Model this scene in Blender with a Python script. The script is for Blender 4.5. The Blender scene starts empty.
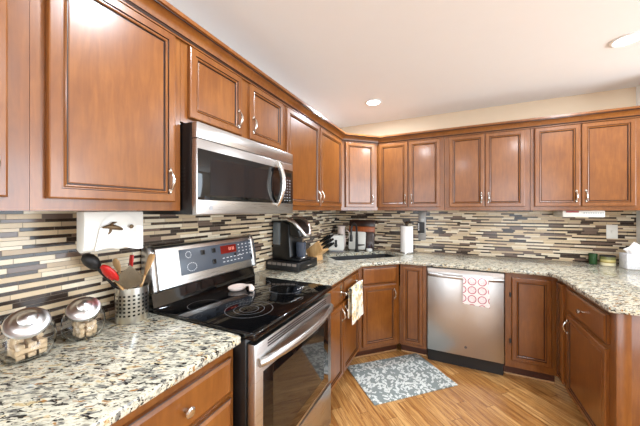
import bpy, bmesh, math, random
from mathutils import Vector, Matrix
R = math.radians
random.seed(4)
S = bpy.context.scene
COL = S.collection

# ------------------------------------------------------------------ camera
cd = bpy.data.cameras.new('camera'); cam = bpy.data.objects.new('camera', cd); COL.objects.link(cam)
cam.location = (1.3735, 0, 1.396); cam.rotation_euler = (R(90), 0, R(25.57))
cd.sensor_width = 36; cd.lens = 36 * 274.7 / 640; cd.shift_y = -2.7 / 640; cd.clip_start = .02
S.camera = cam
# ------------------------------------------------------------------ world, light, exposure
W = bpy.data.worlds.new('world'); S.world = W; W.use_nodes = True
W.node_tree.nodes['Background'].inputs[0].default_value = (.80, .88, 1, 1)
W.node_tree.nodes['Background'].inputs[1].default_value = 1.5
S.view_settings.view_transform = 'Standard'; S.view_settings.look = 'None'
S.view_settings.gamma = 1; S.view_settings.use_curve_mapping = False
S.view_settings.exposure = 0.22
S.cycles.use_denoising = True
S.cycles.max_bounces = 10; S.cycles.diffuse_bounces = 5; S.cycles.glossy_bounces = 5
S.cycles.sample_clamp_indirect = 6
def area(name, loc, rot, sx, sy, watts, col=(1, 1, 1)):
    l = bpy.data.lights.new(name, 'AREA'); l.shape = 'RECTANGLE'; l.size = sx; l.size_y = sy
    l.energy = watts; l.color = col
    o = bpy.data.objects.new(name, l); o.location = loc; o.rotation_euler = rot; COL.objects.link(o); return o
# daylight through the dining side window and through two added windows behind the camera
area('daylight_side', (5.66, 1.3, 1.2), (0, R(90), 0), 2.2, 3.2, 185, (.78, .90, 1))
area('added_front_daylight', (.65, -2.76, 1.25), (R(90), 0, 0), .9, 2.1, 30, (.80, .91, 1))
area('added_front_daylight_b', (3.05, -2.76, 1.25), (R(90), 0, 0), 1.5, 2.1, 48, (.80, .91, 1))  # front pair added to brighten both sides of the dishwasher reflection
CAN_WATTS = 17

# ------------------------------------------------------------------ node helpers
def sr(r, g, b):
    f = lambda c: (c / 255 / 12.92) if c / 255 <= .04045 else ((c / 255 + .055) / 1.055) ** 2.4
    return (f(r), f(g), f(b), 1)
class NT:
    def __init__(s, name):
        s.m = bpy.data.materials.new(name); s.m.use_nodes = True; s.t = s.m.node_tree
        s.b = s.t.nodes['Principled BSDF']
    def n(s, typ, **kw):
        x = s.t.nodes.new(typ)
        for k, v in kw.items(): setattr(x, k, v)
        return x
    def put(s, sock, v):
        if hasattr(v, 'is_linked') or isinstance(v, bpy.types.NodeSocket): s.t.links.new(v, sock)
        else: sock.default_value = v
    def math(s, op, a, b=None, c=None):
        x = s.n('ShaderNodeMath', operation=op)
        for i, v in enumerate((a, b, c)):
            if v is not None: s.put(x.inputs[i], v)
        return x.outputs[0]
    def mix(s, f, a, b):
        x = s.n('ShaderNodeMix', data_type='RGBA'); s.put(x.inputs[0], f); s.put(x.inputs[6], a); s.put(x.inputs[7], b)
        return x.outputs[2]
    def ramp(s, f, stops, mode='LINEAR'):
        x = s.n('ShaderNodeValToRGB'); r = x.color_ramp; r.interpolation = mode
        while len(r.elements) > 1: r.elements.remove(r.elements[-1])
        r.elements[0].position = stops[0][0]; r.elements[0].color = stops[0][1]
        for p, c in stops[1:]:
            e = r.elements.new(p); e.color = c
        s.put(x.inputs[0], f); return x.outputs[0]
    def coords(s, scale=(1, 1, 1), rot=(0, 0, 0), rnd=False, world=False, kind='Object', tex=False):
        v = s.n('ShaderNodeNewGeometry').outputs['Position'] if world else s.n('ShaderNodeTexCoord').outputs[kind]
        if rnd:
            o = s.n('ShaderNodeObjectInfo').outputs['Random']
            a = s.n('ShaderNodeVectorMath', operation='ADD'); s.put(a.inputs[0], v)
            cx = s.n('ShaderNodeCombineXYZ')
            for i, k in enumerate((37., 61., 23.)): s.put(cx.inputs[i], s.math('MULTIPLY', o, k))
            s.put(a.inputs[1], cx.outputs[0]); v = a.outputs[0]
        mp = s.n('ShaderNodeMapping', vector_type='TEXTURE' if tex else 'POINT'); s.put(mp.inputs[0], v)
        mp.inputs['Scale'].default_value = scale; mp.inputs['Rotation'].default_value = rot
        return mp.outputs[0]
    def noise(s, v, scale, detail=3, rough=.5, dist=0):
        x = s.n('ShaderNodeTexNoise'); s.put(x.inputs['Vector'], v); x.inputs['Scale'].default_value = scale
        x.inputs['Detail'].default_value = detail; x.inputs['Roughness'].default_value = rough
        x.inputs['Distortion'].default_value = dist
        return x.outputs[0]
    def xyz(s, v):
        x = s.n('ShaderNodeSeparateXYZ'); s.put(x.inputs[0], v); return x.outputs
    def bump(s, h, strength=.2, dist=.002):
        x = s.n('ShaderNodeBump'); x.inputs['Strength'].default_value = strength; x.inputs['Distance'].default_value = dist
        s.put(x.inputs['Height'], h); s.put(s.b.inputs['Normal'], x.outputs[0])
    def set(s, **kw):
        for k, v in kw.items(): s.put(s.b.inputs[k.replace('_', ' ')], v)
        return s.m
def plain(name, c, rough=.5, metal=0, var=.06, **kw):
    t = NT(name); n = t.noise(t.coords(), 9, 3)
    d = tuple(x * (1 - var) for x in c[:3]) + (1,); l = tuple(min(1, x * (1 + var)) for x in c[:3]) + (1,)
    return t.set(Base_Color=t.mix(n, d, l), Roughness=rough, Metallic=metal, **kw)

# ------------------------------------------------------------------ materials
def wood_mat(name, a, b, c, rough=.3):
    t = NT(name)
    g = t.noise(t.coords((9, 9, 1.1), rnd=True), 6, 5, .6, .6)
    mo = t.noise(t.coords((1, 1, .7), rnd=True), 7, 4, .6)
    col = t.ramp(t.math('ADD', t.math('MULTIPLY', g, .5), t.math('MULTIPLY', mo, .5)), [(.33, a), (.5, b), (.68, c)])
    t.bump(g, .04, .001)
    return t.set(Base_Color=col, Roughness=rough, Coat_Weight=.35, Coat_Roughness=.14)
WOOD = wood_mat('stained_maple', sr(104, 56, 18), sr(120, 69, 24), sr(136, 83, 33))
GLAZE = plain('dark_glaze', sr(44, 20, 10), .35)
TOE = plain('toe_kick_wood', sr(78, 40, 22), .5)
t = NT('granite')
v = t.coords(world=True, rot=(0, 0, R(25)), scale=(2.5, 1, 1.2), tex=True); v2 = t.coords(world=True, rot=(0, 0, R(38)), scale=(2.3, 1, 1.2), tex=True)
def thr(n, a, b): return t.ramp(n, [(a, (0, 0, 0, 1)), (b, (1, 1, 1, 1))])
base = t.ramp(t.noise(v, 56, 4, .65), [(.34, sr(118, 115, 106)), (.45, sr(180, 176, 158)), (.55, sr(206, 202, 184)), (.66, sr(184, 164, 122))])
base = t.mix(thr(t.noise(v2, 70, 3, .6), .56, .62), base, sr(112, 110, 104))
base = t.mix(thr(t.noise(v2, 64, 2, .5, .5), .63, .69), base, sr(150, 108, 62))
base = t.mix(thr(t.noise(v, 98, 3, .6, .5), .572, .612), base, sr(34, 33, 34))
base = t.mix(thr(t.noise(v2, 150, 2, .5), .63, .67), base, sr(52, 50, 50))
GRANITE = t.set(Base_Color=base, Roughness=.12)
# linear strip mosaic
t = NT('mosaic_strip_tile')
p = t.xyz(t.n('ShaderNodeNewGeometry').outputs['Position'])
u = t.math('ADD', p[0], p[1]); zp = t.math('DIVIDE', p[2], .031)
per = t.math('FLOOR', zp); f = t.math('FRACT', zp); thin = t.math('GREATER_THAN', f, .59)   # broad courses alternate with thin ones
row = t.math('MULTIPLY_ADD', per, 2., thin)
w1 = t.n('ShaderNodeTexWhiteNoise', noise_dimensions='1D'); t.put(w1.inputs['W'], row)
w2 = t.n('ShaderNodeTexWhiteNoise', noise_dimensions='1D'); t.put(w2.inputs['W'], t.math('ADD', row, 91.3))
ln = t.math('MULTIPLY_ADD', w2.outputs[0], .09, .075)
xx = t.math('ADD', t.math('DIVIDE', u, ln), t.math('MULTIPLY', w1.outputs[0], 53.))
til = t.math('FLOOR', xx)
cv = t.n('ShaderNodeCombineXYZ'); t.put(cv.inputs[0], til); t.put(cv.inputs[1], t.math('MULTIPLY', row, 7.31))
w3 = t.n('ShaderNodeTexWhiteNoise', noise_dimensions='2D'); t.put(w3.inputs['Vector'], cv.outputs[0])
rv = w3.outputs['Value']
BE, LB, TA, TP, DK = sr(206, 184, 150), sr(226, 212, 186), sr(190, 168, 140), sr(104, 86, 76), sr(36, 27, 25)
broad = t.ramp(rv, [(0, BE), (.32, LB), (.58, TA), (.74, TP), (.86, DK)], 'CONSTANT')
slim = t.ramp(rv, [(0, BE), (.16, LB), (.30, TP), (.44, DK)], 'CONSTANT')
tc = t.mix(thin, broad, slim)
tc = t.mix(t.math('MULTIPLY', t.noise(t.coords(world=True), 60, 3), .18), tc, sr(130, 108, 86))
fx = t.math('MULTIPLY', t.math('FRACT', xx), ln)
gm = t.math('MAXIMUM', t.math('LESS_THAN', f, .045), t.math('MULTIPLY', thin, t.math('LESS_THAN', f, .635)))
gm = t.math('MAXIMUM', gm, t.math('LESS_THAN', fx, .0016))
gl = t.math('MAXIMUM', thin, t.math('GREATER_THAN', rv, .76))
rgh = t.math('MULTIPLY_ADD', gl, -.14, .30)
t.bump(t.math('SUBTRACT', 1, gm), .5, .0012)
MOSAIC = t.set(Specular_IOR_Level=.35, Base_Color=t.mix(gm, tc, sr(118, 106, 92)), Roughness=t.math('MAXIMUM', rgh, t.math('MULTIPLY', gm, .8)))
# diagonal oak strip floor
t = NT('oak_floor')
p = t.xyz(t.coords(world=True, rot=(0, 0, R(-45))))   # x' across boards, y' along
bw = .08
ax = t.math('DIVIDE', p[0], bw); bi = t.math('FLOOR', ax)
w1 = t.n('ShaderNodeTexWhiteNoise', noise_dimensions='1D'); t.put(w1.inputs['W'], bi)
ay = t.math('ADD', t.math('DIVIDE', p[1], .9), t.math('MULTIPLY', w1.outputs[0], 13.)); bj = t.math('FLOOR', ay)
cv = t.n('ShaderNodeCombineXYZ'); t.put(cv.inputs[0], bi); t.put(cv.inputs[1], bj)
w2 = t.n('ShaderNodeTexWhiteNoise', noise_dimensions='2D'); t.put(w2.inputs['Vector'], cv.outputs[0])
cg = t.n('ShaderNodeCombineXYZ'); t.put(cg.inputs[0], t.math('MULTIPLY', p[0], 26)); t.put(cg.inputs[1], t.math('MULTIPLY', p[1], 1.5)); t.put(cg.inputs[2], t.math('MULTIPLY', w2.outputs[0], 40))
gr = t.noise(cg.outputs[0], 2.0, 6, .65, 1.2)
bc = t.ramp(w2.outputs[0], [(0, sr(174, 124, 68)), (.5, sr(194, 145, 85)), (1, sr(210, 164, 104))])
bc = t.mix(t.ramp(gr, [(.42, (0, 0, 0, 1)), (.62, (1, 1, 1, 1))]), bc, sr(140, 88, 42))
seam = t.math('MAXIMUM', t.math('LESS_THAN', t.math('FRACT', ax), .022), t.math('LESS_THAN', t.math('FRACT', ay), .0025))
FLOORM = t.set(Base_Color=t.mix(seam, bc, sr(92, 58, 30)), Roughness=.3)
CEIL = plain('ceiling_paint', sr(246, 246, 246), .9, var=.01)
TAN = plain('tan_wall_paint', sr(222, 200, 172), .8, var=.02)
WHITEP = plain('white_trim_paint', sr(240, 239, 236), .6, var=.01)
def steel_mat(name, c, rough, horiz=True):
    t = NT(name); sc = (2, 2, 220) if horiz else (220, 220, 2)
    n = t.noise(t.coords(sc), 3, 3)
    t.bump(n, .03, .0006)
    return t.set(Base_Color=t.mix(n, tuple(x * .9 for x in c[:3]) + (1,), c), Metallic=1, Roughness=t.math('MULTIPLY_ADD', n, .1, rough))
STEEL = steel_mat('brushed_stainless', sr(196, 194, 192), .24)
STEELV = steel_mat('brushed_stainless_vertical', sr(190, 187, 184), .26, False)
ALU = plain('spun_aluminium', sr(226, 226, 226), .28, 1)
CHROME = plain('polished_nickel', sr(200, 195, 188), .2, 1)
BLACK = plain('black_plastic', sr(13, 13, 14), .3)
BLACKG = plain('black_glass', sr(8, 8, 9), .04, Specular_IOR_Level=.5)
DARKIN = plain('oven_window_glass', sr(34, 29, 24), .05)
BLACKM = plain('matte_black', sr(24, 23, 23), .5)
SINKM = plain('black_composite', sr(30, 30, 31), .5)
WHITE = plain('white_plastic', sr(224, 222, 214), .35, var=.02)
CERAM = plain('glazed_ceramic', sr(230, 212, 202), .15, var=.02)
PAPER = plain('paper_towel', sr(246, 245, 242), .9, var=.02)
GREYP = plain('control_panel_grey', sr(72, 78, 88), .3)
GREYL = plain('grey_marking', sr(150, 152, 155), .5)
WMARK = plain('white_marking', sr(225, 225, 225), .5)
RED = plain('red_silicone', sr(190, 30, 26), .35)
LWOOD = wood_mat('light_utensil_wood', sr(178, 130, 78), sr(205, 162, 108), sr(222, 184, 132), .5)
WALNUT = wood_mat('dark_walnut', sr(38, 20, 13), sr(52, 27, 17), sr(66, 34, 20), .35)
CHERRY = wood_mat('cherry_strip', sr(140, 66, 28), sr(165, 84, 38), sr(185, 100, 50), .35)
BISC = plain('biscuit', sr(222, 196, 158), .8, var=.12)
SMOKE = plain('smoky_tank', sr(150, 158, 162), .08, Transmission_Weight=.55, IOR=1.2)
t = NT('clear_glass'); GLASS = t.set(Base_Color=(1, 1, 1, 1), Roughness=.0, Transmission_Weight=1., IOR=1.3)
t = NT('red_display'); REDD = t.set(Base_Color=sr(60, 8, 6), Emission_Color=sr(200, 40, 30), Emission_Strength=.25, Roughness=.2)
t = NT('lamp_lens'); LENS = t.set(Base_Color=(1, 1, 1, 1), Emission_Color=(1, 1, 1, 1), Emission_Strength=10)
t = NT('leaf_rug')   # grey green ground with scattered white leaf shapes
v = t.coords()
def leaves(rot, sx, sy, off, th):
    mp = t.n('ShaderNodeMapping', vector_type='TEXTURE'); t.put(mp.inputs[0], v); mp.inputs['Rotation'].default_value = (0, 0, rot); mp.inputs['Scale'].default_value = (1 / sx, 1 / sy, 1); mp.inputs['Location'].default_value = (off, off * 1.7, 0)
    vo = t.n('ShaderNodeTexVoronoi', feature='F1'); t.put(vo.inputs['Vector'], mp.outputs[0]); vo.inputs['Scale'].default_value = 1; vo.inputs['Randomness'].default_value = .8
    return t.math('LESS_THAN', vo.outputs['Distance'], th)
lv = t.math('MAXIMUM', t.math('MAXIMUM', leaves(.6, 15, 36, .13, .40), leaves(-.75, 15, 36, .33, .38)), leaves(1.5, 16, 36, .71, .36))
vein = t.math('GREATER_THAN', t.noise(t.coords((1, 1, 0)), 90, 2), .40)
t.bump(t.noise(v, 300, 2), .3, .002)
RUG = t.set(Base_Color=t.mix(t.math('MULTIPLY', lv, vein), sr(128, 136, 134), sr(206, 210, 206)), Roughness=.9)
RUGB = plain('rug_binding', sr(120, 116, 104), .9)
def ring_cloth(name, ground, ring, inner, cell, r0, r1):
    t = NT(name); p = t.xyz(t.coords())
    fx = t.math('SUBTRACT', t.math('FRACT', t.math('DIVIDE', t.math('ADD', p[0], 5.02), cell)), .5)
    fz = t.math('SUBTRACT', t.math('FRACT', t.math('DIVIDE', t.math('ADD', p[2], 5.01), cell)), .5)
    d = t.math('SQRT', t.math('ADD', t.math('MULTIPLY', fx, fx), t.math('MULTIPLY', fz, fz)))
    rg = t.math('MULTIPLY', t.math('GREATER_THAN', d, r0), t.math('LESS_THAN', d, r1))
    inn = t.math('MULTIPLY', t.math('LESS_THAN', d, r0), t.math('GREATER_THAN', t.noise(t.coords(), 110, 1), .5))
    col = t.mix(rg, t.mix(t.math('MULTIPLY', inn, .45), ground, inner), ring)
    t.bump(t.noise(t.coords(), 400, 1), .3, .001)
    return t.set(Base_Color=col, Roughness=.9)
TOWELR = ring_cloth('red_ring_towel', sr(240, 234, 232), sr(176, 52, 84), sr(226, 190, 196), .074, .355, .435)
t = NT('yellow_print_towel'); n = t.noise(t.coords(), 16, 3, .5, .5)
t.bump(t.noise(t.coords(), 400, 1), .3, .001)
TOWELY = t.set(Base_Color=t.ramp(n, [(.40, sr(236, 230, 216)), (.50, sr(240, 236, 226)), (.54, sr(216, 178, 92)), (.60, sr(228, 214, 178)), (.66, sr(150, 150, 140))]), Roughness=.9)
t = NT('marble_print'); n = t.noise(t.coords(), 22, 5, .6, 1.5)
MARBLE = t.set(Base_Color=t.ramp(n, [(.42, sr(226, 226, 228)), (.50, sr(205, 206, 210)), (.55, sr(228, 228, 229))]), Roughness=.6)
t = NT('candle_label'); z = t.xyz(t.coords())[2]
CANDL = t.set(Base_Color=t.ramp(t.math('MULTIPLY', z, 10), [(0, sr(236, 228, 196)), (.26, sr(150, 134, 60)), (.36, sr(196, 182, 120)), (.55, sr(110, 110, 60))], 'CONSTANT'), Roughness=.3)
GREENG = plain('green_glass', sr(36, 70, 36), .1)

# ------------------------------------------------------------------ mesh helpers
class MB:
    """collects shapes and links them as one mesh object"""
    def __init__(s): s.bm = bmesh.new(); s.mi = 0
    def _fin(s, faces):
        for f in faces: f.material_index = s.mi
    def verts_faces(s, vs, fs, M=None):
        bv = [s.bm.verts.new((M @ Vector(v)) if M else v) for v in vs]
        out = []
        for f in fs:
            try: out.append(s.bm.faces.new([bv[i] for i in f]))
            except ValueError: pass
        s._fin(out); return out
    def box(s, x0, x1, y0, y1, z0, z1, bev=0, M=None, seg=2):
        b2 = bmesh.new(); bmesh.ops.create_cube(b2, size=1)
        for v in b2.verts: v.co = Vector(((x0 + x1) / 2 + v.co.x * (x1 - x0), (y0 + y1) / 2 + v.co.y * (y1 - y0), (z0 + z1) / 2 + v.co.z * (z1 - z0)))
        if bev: bmesh.ops.bevel(b2, geom=b2.edges[:], offset=bev, segments=seg, affect='EDGES', profile=.5)
        s.merge(b2, M)
        return s
    def merge(s, b2, M=None):
        b2.verts.index_update()
        s.verts_faces([v.co.copy() for v in b2.verts], [[v.index for v in f.verts] for f in b2.faces], M); b2.free()
    def prism(s, poly, a, b, M=None, axis='z', bev=0):
        """poly in 2d extruded from a to b along axis"""
        mk = {'z': lambda p, h: (p[0], p[1], h), 'y': lambda p, h: (p[0], h, p[1]), 'x': lambda p, h: (h, p[0], p[1])}[axis]
        n = len(poly); b2 = bmesh.new()
        lo = [b2.verts.new(mk(p, a)) for p in poly]; hi = [b2.verts.new(mk(p, b)) for p in poly]
        b2.faces.new(lo[::-1]); b2.faces.new(hi)
        for i in range(n): b2.faces.new((lo[i], lo[(i + 1) % n], hi[(i + 1) % n], hi[i]))
        bmesh.ops.recalc_face_normals(b2, faces=b2.faces[:])
        if bev: bmesh.ops.bevel(b2, geom=b2.edges[:], offset=bev, segments=2, affect='EDGES', profile=.5)
        s.merge(b2, M); return s
    def lathe(s, prof, n=32, M=None, sx=1, sy=1):
        vs, fs = [], []
        for r, z in prof:
            for k in range(n):
                a = 2 * math.pi * k / n; vs.append((max(r, 1e-5) * math.cos(a) * sx, max(r, 1e-5) * math.sin(a) * sy, z))
        for i in range(len(prof) - 1):
            for k in range(n):
                fs.append((i * n + k, i * n + (k + 1) % n, (i + 1) * n + (k + 1) % n, (i + 1) * n + k))
        fs.append(tuple(range(n))[::-1]); fs.append(tuple((len(prof) - 1) * n + k for k in range(n)))
        s.verts_faces(vs, fs, M); return s
    def tube(s, pts, rad, n=10, M=None, flat=1.0):
        pts = [Vector(p) for p in pts]; m = len(pts)
        rad = rad if hasattr(rad, '__len__') else [rad] * m
        T = [(pts[min(i + 1, m - 1)] - pts[max(i - 1, 0)]).normalized() for i in range(m)]
        up = Vector((0, 0, 1)) if abs(T[0].z) < .9 else Vector((0, 1, 0))
        N = T[0].cross(up).normalized(); vs, fs = [], []
        for i in range(m):
            N = (N - T[i] * N.dot(T[i])).normalized(); B = T[i].cross(N)
            for k in range(n):
                a = 2 * math.pi * k / n; vs.append(pts[i] + N * math.cos(a) * rad[i] + B * math.sin(a) * rad[i] * flat)
        for i in range(m - 1):
            for k in range(n): fs.append((i * n + k, i * n + (k + 1) % n, (i + 1) * n + (k + 1) % n, (i + 1) * n + k))
        fs.append(tuple(range(n))[::-1]); fs.append(tuple((m - 1) * n + k for k in range(n)))
        s.verts_faces(vs, fs, M); return s
    def sphere(s, c, r, sx=1, sy=1, sz=1, M=None, n=20):
        prof = [(r * math.sin(math.pi * i / 12), -r * math.cos(math.pi * i / 12)) for i in range(13)]
        T = Matrix.Translation(c) @ Matrix.Diagonal((sx, sy, sz, 1)); s.lathe(prof, n, (M @ T) if M else T); return s
    def build(s, name, mats, parent=None, smooth=35, loc=None):
        bmesh.ops.recalc_face_normals(s.bm, faces=s.bm.faces[:])
        me = bpy.data.meshes.new(name); s.bm.to_mesh(me); s.bm.free()
        for m in (mats if isinstance(mats, (list, tuple)) else [mats]): me.materials.append(m)
        if smooth:
            me.polygons.foreach_set('use_smooth', [True] * len(me.polygons)); me.set_sharp_from_angle(angle=R(smooth))
        o = bpy.data.objects.new(name, me); COL.objects.link(o)
        if parent: o.parent = parent
        if loc: o.location = loc
        return o
def tag(o, label, cat, group=None, kind=None):
    if label: o['label'] = label
    if cat: o['category'] = cat
    if group: o['group'] = group
    if kind: o['kind'] = kind
    return o
def thing(name, label, cat, loc=(0, 0, 0), rz=0, group=None):
    o = bpy.data.objects.new(name, None); o.empty_display_size = .05; COL.objects.link(o)
    o.location = loc; o.rotation_euler = (0, 0, rz); return tag(o, label, cat, group)
def struct(name, mb, mat, smooth=0, label=None):
    o = mb.build(name, mat, None, smooth); o['kind'] = 'structure'
    if label: o['label'] = label
    return o
def T(x, y, z): return Matrix.Translation((x, y, z))
def RX(a): return Matrix.Rotation(R(a), 4, 'X')
def RY(a): return Matrix.Rotation(R(a), 4, 'Y')
def RZ(a): return Matrix.Rotation(R(a), 4, 'Z')
def arc(c, r, a0, a1, n, ax=(1, 0, 0), ay=(0, 0, 1)):
    c, ax, ay = Vector(c), Vector(ax), Vector(ay)
    return [c + ax * r * math.cos(R(a0 + (a1 - a0) * i / n)) + ay * r * math.sin(R(a0 + (a1 - a0) * i / n)) for i in range(n + 1)]

# ------------------------------------------------------------------ room
L, CZ = 3.343, 2.47
struct('floor', MB().box(-.1, 5.7, -2.8, 3.5, -.1, 0), FLOORM)
struct('ceiling', MB().box(-.1, 5.7, -2.8, 3.5, CZ, CZ + .1), CEIL)
struct('wall_left', MB().box(-.12, 0, -2.8, 3.5, 0, CZ), WHITEP)
struct('wall_back', MB().box(0, 5.7, L, L + .12, 0, CZ), TAN)
struct('wall_right', MB().box(2.822, 2.92, 3.02, L, 0, CZ), WHITEP)
m = MB(); m.box(5.6, 5.7, -2.8, -.3, 0, CZ); m.box(5.6, 5.7, 2.9, L, 0, CZ); m.box(5.6, 5.7, -.3, 2.9, 0, .06); m.box(5.6, 5.7, -.3, 2.9, 2.35, CZ)
struct('wall_dining', m, WHITEP)
m = MB()
for x0, x1 in ((0, .2), (1.1, 2.3), (3.8, 5.6)): m.box(x0, x1, -2.8, -2.7, 0, CZ)
for x0, x1 in ((.2, 1.1), (2.3, 3.8)): m.box(x0, x1, -2.8, -2.7, 0, .2); m.box(x0, x1, -2.8, -2.7, 2.3, CZ)
struct('wall_front', m, TAN)
def window(name, M, w, z0, z1):
    m = MB()
    for x in (0, w / 2, w): m.box(x - .03, x + .03, -.03, .03, z0, z1, M=M)
    for z in (z0 + .03, z1 - .03): m.box(0, w, -.03, .03, z - .03, z + .03, M=M)
    struct(name, m, WHITEP)
window('window_1', T(5.64, -.3, 0) @ RZ(90), 3.2, .06, 2.35)
window('added_window_2', T(.2, -2.74, 0), .9, .2, 2.3)
window('added_window_3', T(2.3, -2.74, 0), 1.5, .2, 2.3)  # both front windows unseen, added and split for the dishwasher reflection
struct('trim_1', MB().box(0.0005, .006, -1.2, L - .0005, .916, 1.393), MOSAIC, label='strip mosaic tile backsplash on the left wall')
struct('trim_2', MB().box(.007, 2.8215, L - .006, L - .0005, .916, 1.393), MOSAIC, label='strip mosaic tile backsplash on the back wall')

# recessed ceiling lights
def can(x, y, label):
    r = thing('recessed_ceiling_light', label, 'ceiling light', (x, y, CZ), 0, 'recessed ceiling lights')
    m = MB(); m.lathe([(.062, -.001), (.080, -.001), (.082, -.006), (.068, -.010), (.062, -.006), (.062, -.001)], 40); m.build('trim_ring', WHITEP, r)
    m = MB(); m.lathe([(.0, -.0015), (.061, -.0015), (.061, -.005), (.04, -.0075), (0, -.008)], 40); m.build('lens', LENS, r)
    l = bpy.data.lights.new('can_lamp', 'AREA'); l.shape = 'DISK'; l.size = .11; l.energy = CAN_WATTS; l.color = (.82, .91, 1)
    o = bpy.data.objects.new('can_lamp', l); o.location = (0, 0, -.012); o.parent = r; COL.objects.link(o)
can(.676, 2.69, 'round recessed ceiling light over the sink corner')
can(2.37, 2.39, 'round recessed ceiling light cut by the right edge of the photo')
can(.95, .75, 'recessed ceiling light above the left counter, outside the photo'); can(2.35, .6, 'recessed ceiling light over the middle of the floor, outside the photo'); can(1.6, -1.2, 'recessed ceiling light behind the viewpoint, outside the photo')

# ------------------------------------------------------------------ cabinet pieces (local frame: x along the front, -y out of it, z up)
def ring_panel(mb, w, h, loops, M):
    """nested rectangular loops: (inset, height, material)"""
    vs, fs, ms = [], [], []
    for d, hh, _ in loops: vs += [(d, -hh, d), (w - d, -hh, d), (w - d, -hh, h - d), (d, -hh, h - d)]
    for i in range(len(loops) - 1):
        for k in range(4):
            a, b = i * 4 + k, i * 4 + (k + 1) % 4
            fs.append((a, b, b + 4, a + 4)); ms.append(loops[i + 1][2])
    n = (len(loops) - 1) * 4
    fs.append((n, n + 1, n + 2, n + 3)); ms.append(loops[-1][2]); fs.append((3, 2, 1, 0)); ms.append(0)
    for f, mi in zip(fs, ms):
        pass
    old = mb.mi
    bv = [mb.bm.verts.new(M @ Vector(v)) for v in vs]
    for f, mi in zip(fs, ms):
        ff = mb.bm.faces.new([bv[i] for i in f]); ff.material_index = mi
    mb.mi = old
def door(root, x0, x1, z0, z1, handle=None, fw=.030, hz=None, label=None):
    w, h = x1 - x0, z1 - z0; m = MB(); t = .02
    lo = [(0, 0, 0), (0, t - .005, 0), (.002, t - .0015, 0), (.005, t, 0), (fw, t, 0), (fw + .0025, t - .005, 1), (fw + .0055, t - .005, 0), (fw + .009, t - .0015, 0), (fw + .013, t - .004, 0), (fw + .016, t - .009, 1), (fw + .0185, t - .009, 1), (fw + .021, t - .0075, 0)]
    ring_panel(m, w, h, lo, T(0, 0, 0))
    o = m.build('door', [WOOD, GLAZE], root, 25, (x0, -.0005, z0))
    if handle: pull(o, handle[0] - x0, handle[1] - z0)
    return o
def pull(d, x, z, ln=.078):
    m = MB(); y0 = -.02
    pts = [(x, y0 - .002 - .021 * math.sin(math.pi * i / 12) ** .6, z + ln * (i / 12 - .5)) for i in range(13)]
    m.tube(pts, [.0038 + .0024 * math.sin(math.pi * i / 12) for i in range(13)], 8)
    for s in (-1, 1):
        m.lathe([(.008, 0), (.008, .003), (.005, .007), (.0, .007)], 12, T(x, y0, z + s * ln * .5) @ RX(90))
        m.sphere((x, y0 - .004, z + s * ln * .58), .005, .8, .7, 1.6, n=10)
    m.build('handle', CHROME, d)
def drawer(root, x0, x1, z0, z1, kn=True):
    w, h = x1 - x0, z1 - z0; m = MB(); t = .02
    ring_panel(m, w, h, [(0, 0, 0), (0, t - .007, 0), (.003, t - .005, 1), (.012, t - .001, 0), (.014, t, 0)], T(0, 0, 0))
    o = m.build('drawer', [WOOD, GLAZE], root, 25, (x0, -.0005, z0))
    if kn:
        k = MB(); k.lathe([(.007, 0), (.006, .010), (.008, .014), (.0165, .020), (.0165, .024), (.011, .029), (0, .030)], 20, T(w / 2, -.02, h / 2) @ RX(90))
        k.build('knob', CHROME, o)
def cab_root(name, label, x, y, rz, group): return thing(name, label, 'cabinet', (x, y, 0), R(rz), group)
UG, BG = 'wooden upper wall cabinets', 'wooden base cabinets under the granite'
UZ, UT, DB, DT = 1.395, 2.150, 1.430, 2.116
def upper(label, x, y, rz, w, doors, z0=UZ, db=DB, dep=.318):
    r = cab_root('upper_cabinet', label, x, y, rz, UG)
    MB().box(.0005, w - .0005, .019, dep, z0, UT, .001).build('body', WOOD, r)
    m = MB(); ins = [(0.0003, doors[0][0] + .012)] + [(a[1] - .012, b[0] + .012) for a, b in zip(doors, doors[1:])] + [(doors[-1][1] - .012, w - .0003)]
    for a, b in ins: m.box(a, b, 0, .0185, z0, UT)
    for z, zz in ((z0, db + .02), (DT - .02, UT)): m.box(.0003, w - .0003, 0.0003, .0185, z, zz)
    m.build('face_frame', WOOD, r)
    for a, b, hs in doors:
        door(r, a, b, db, DT, None if hs is None else ((b - .026) if hs > 0 else (a + .026), db + .085))
    return r
# left wall, world y = local x + start
def upL(label, y0, y1, doors, **k): return upper(label, .325, y0, 90, y1 - y0, [(a - y0, b - y0, h) for a, b, h in doors], **k)
upL('upper cabinet cut off at the left edge of the photo', -.20, .3372, [(-.17, .292, 1)])
upL('tall upper cabinet with one broad door left of the microwave', .3375, .803, [(.369, .768, 1)])
upL('short two-door upper cabinet directly above the microwave', .8035, 1.6045, [(.838, 1.168, 1), (1.235, 1.572, -1)], z0=1.777, db=1.802)
upL('two-door upper cabinet between the microwave and the corner cabinet', 1.605, 2.7035, [(1.628, 2.145, 1), (2.165, 2.675, -1)])
def upB(label, x0, x1, doors): return upper(label, x0, 3.02, 0, x1 - x0, [(a - x0, b - x0, h) for a, b, h in doors])
upB('two-door upper cabinet right beside the corner cabinet, above the paper towels', .6425, 1.311, [(.656, .957, 1), (.971, 1.270, -1)])
upB('two-door upper cabinet above the dishwasher, third from the right end', 1.314, 2.006, [(1.355, 1.654, 1), (1.660, 1.965, -1)])
upB('two-door upper cabinet at the right end of the back wall', 2.009, 2.818, [(2.036, 2.343, 1), (2.353, 2.676, -1)])
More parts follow.
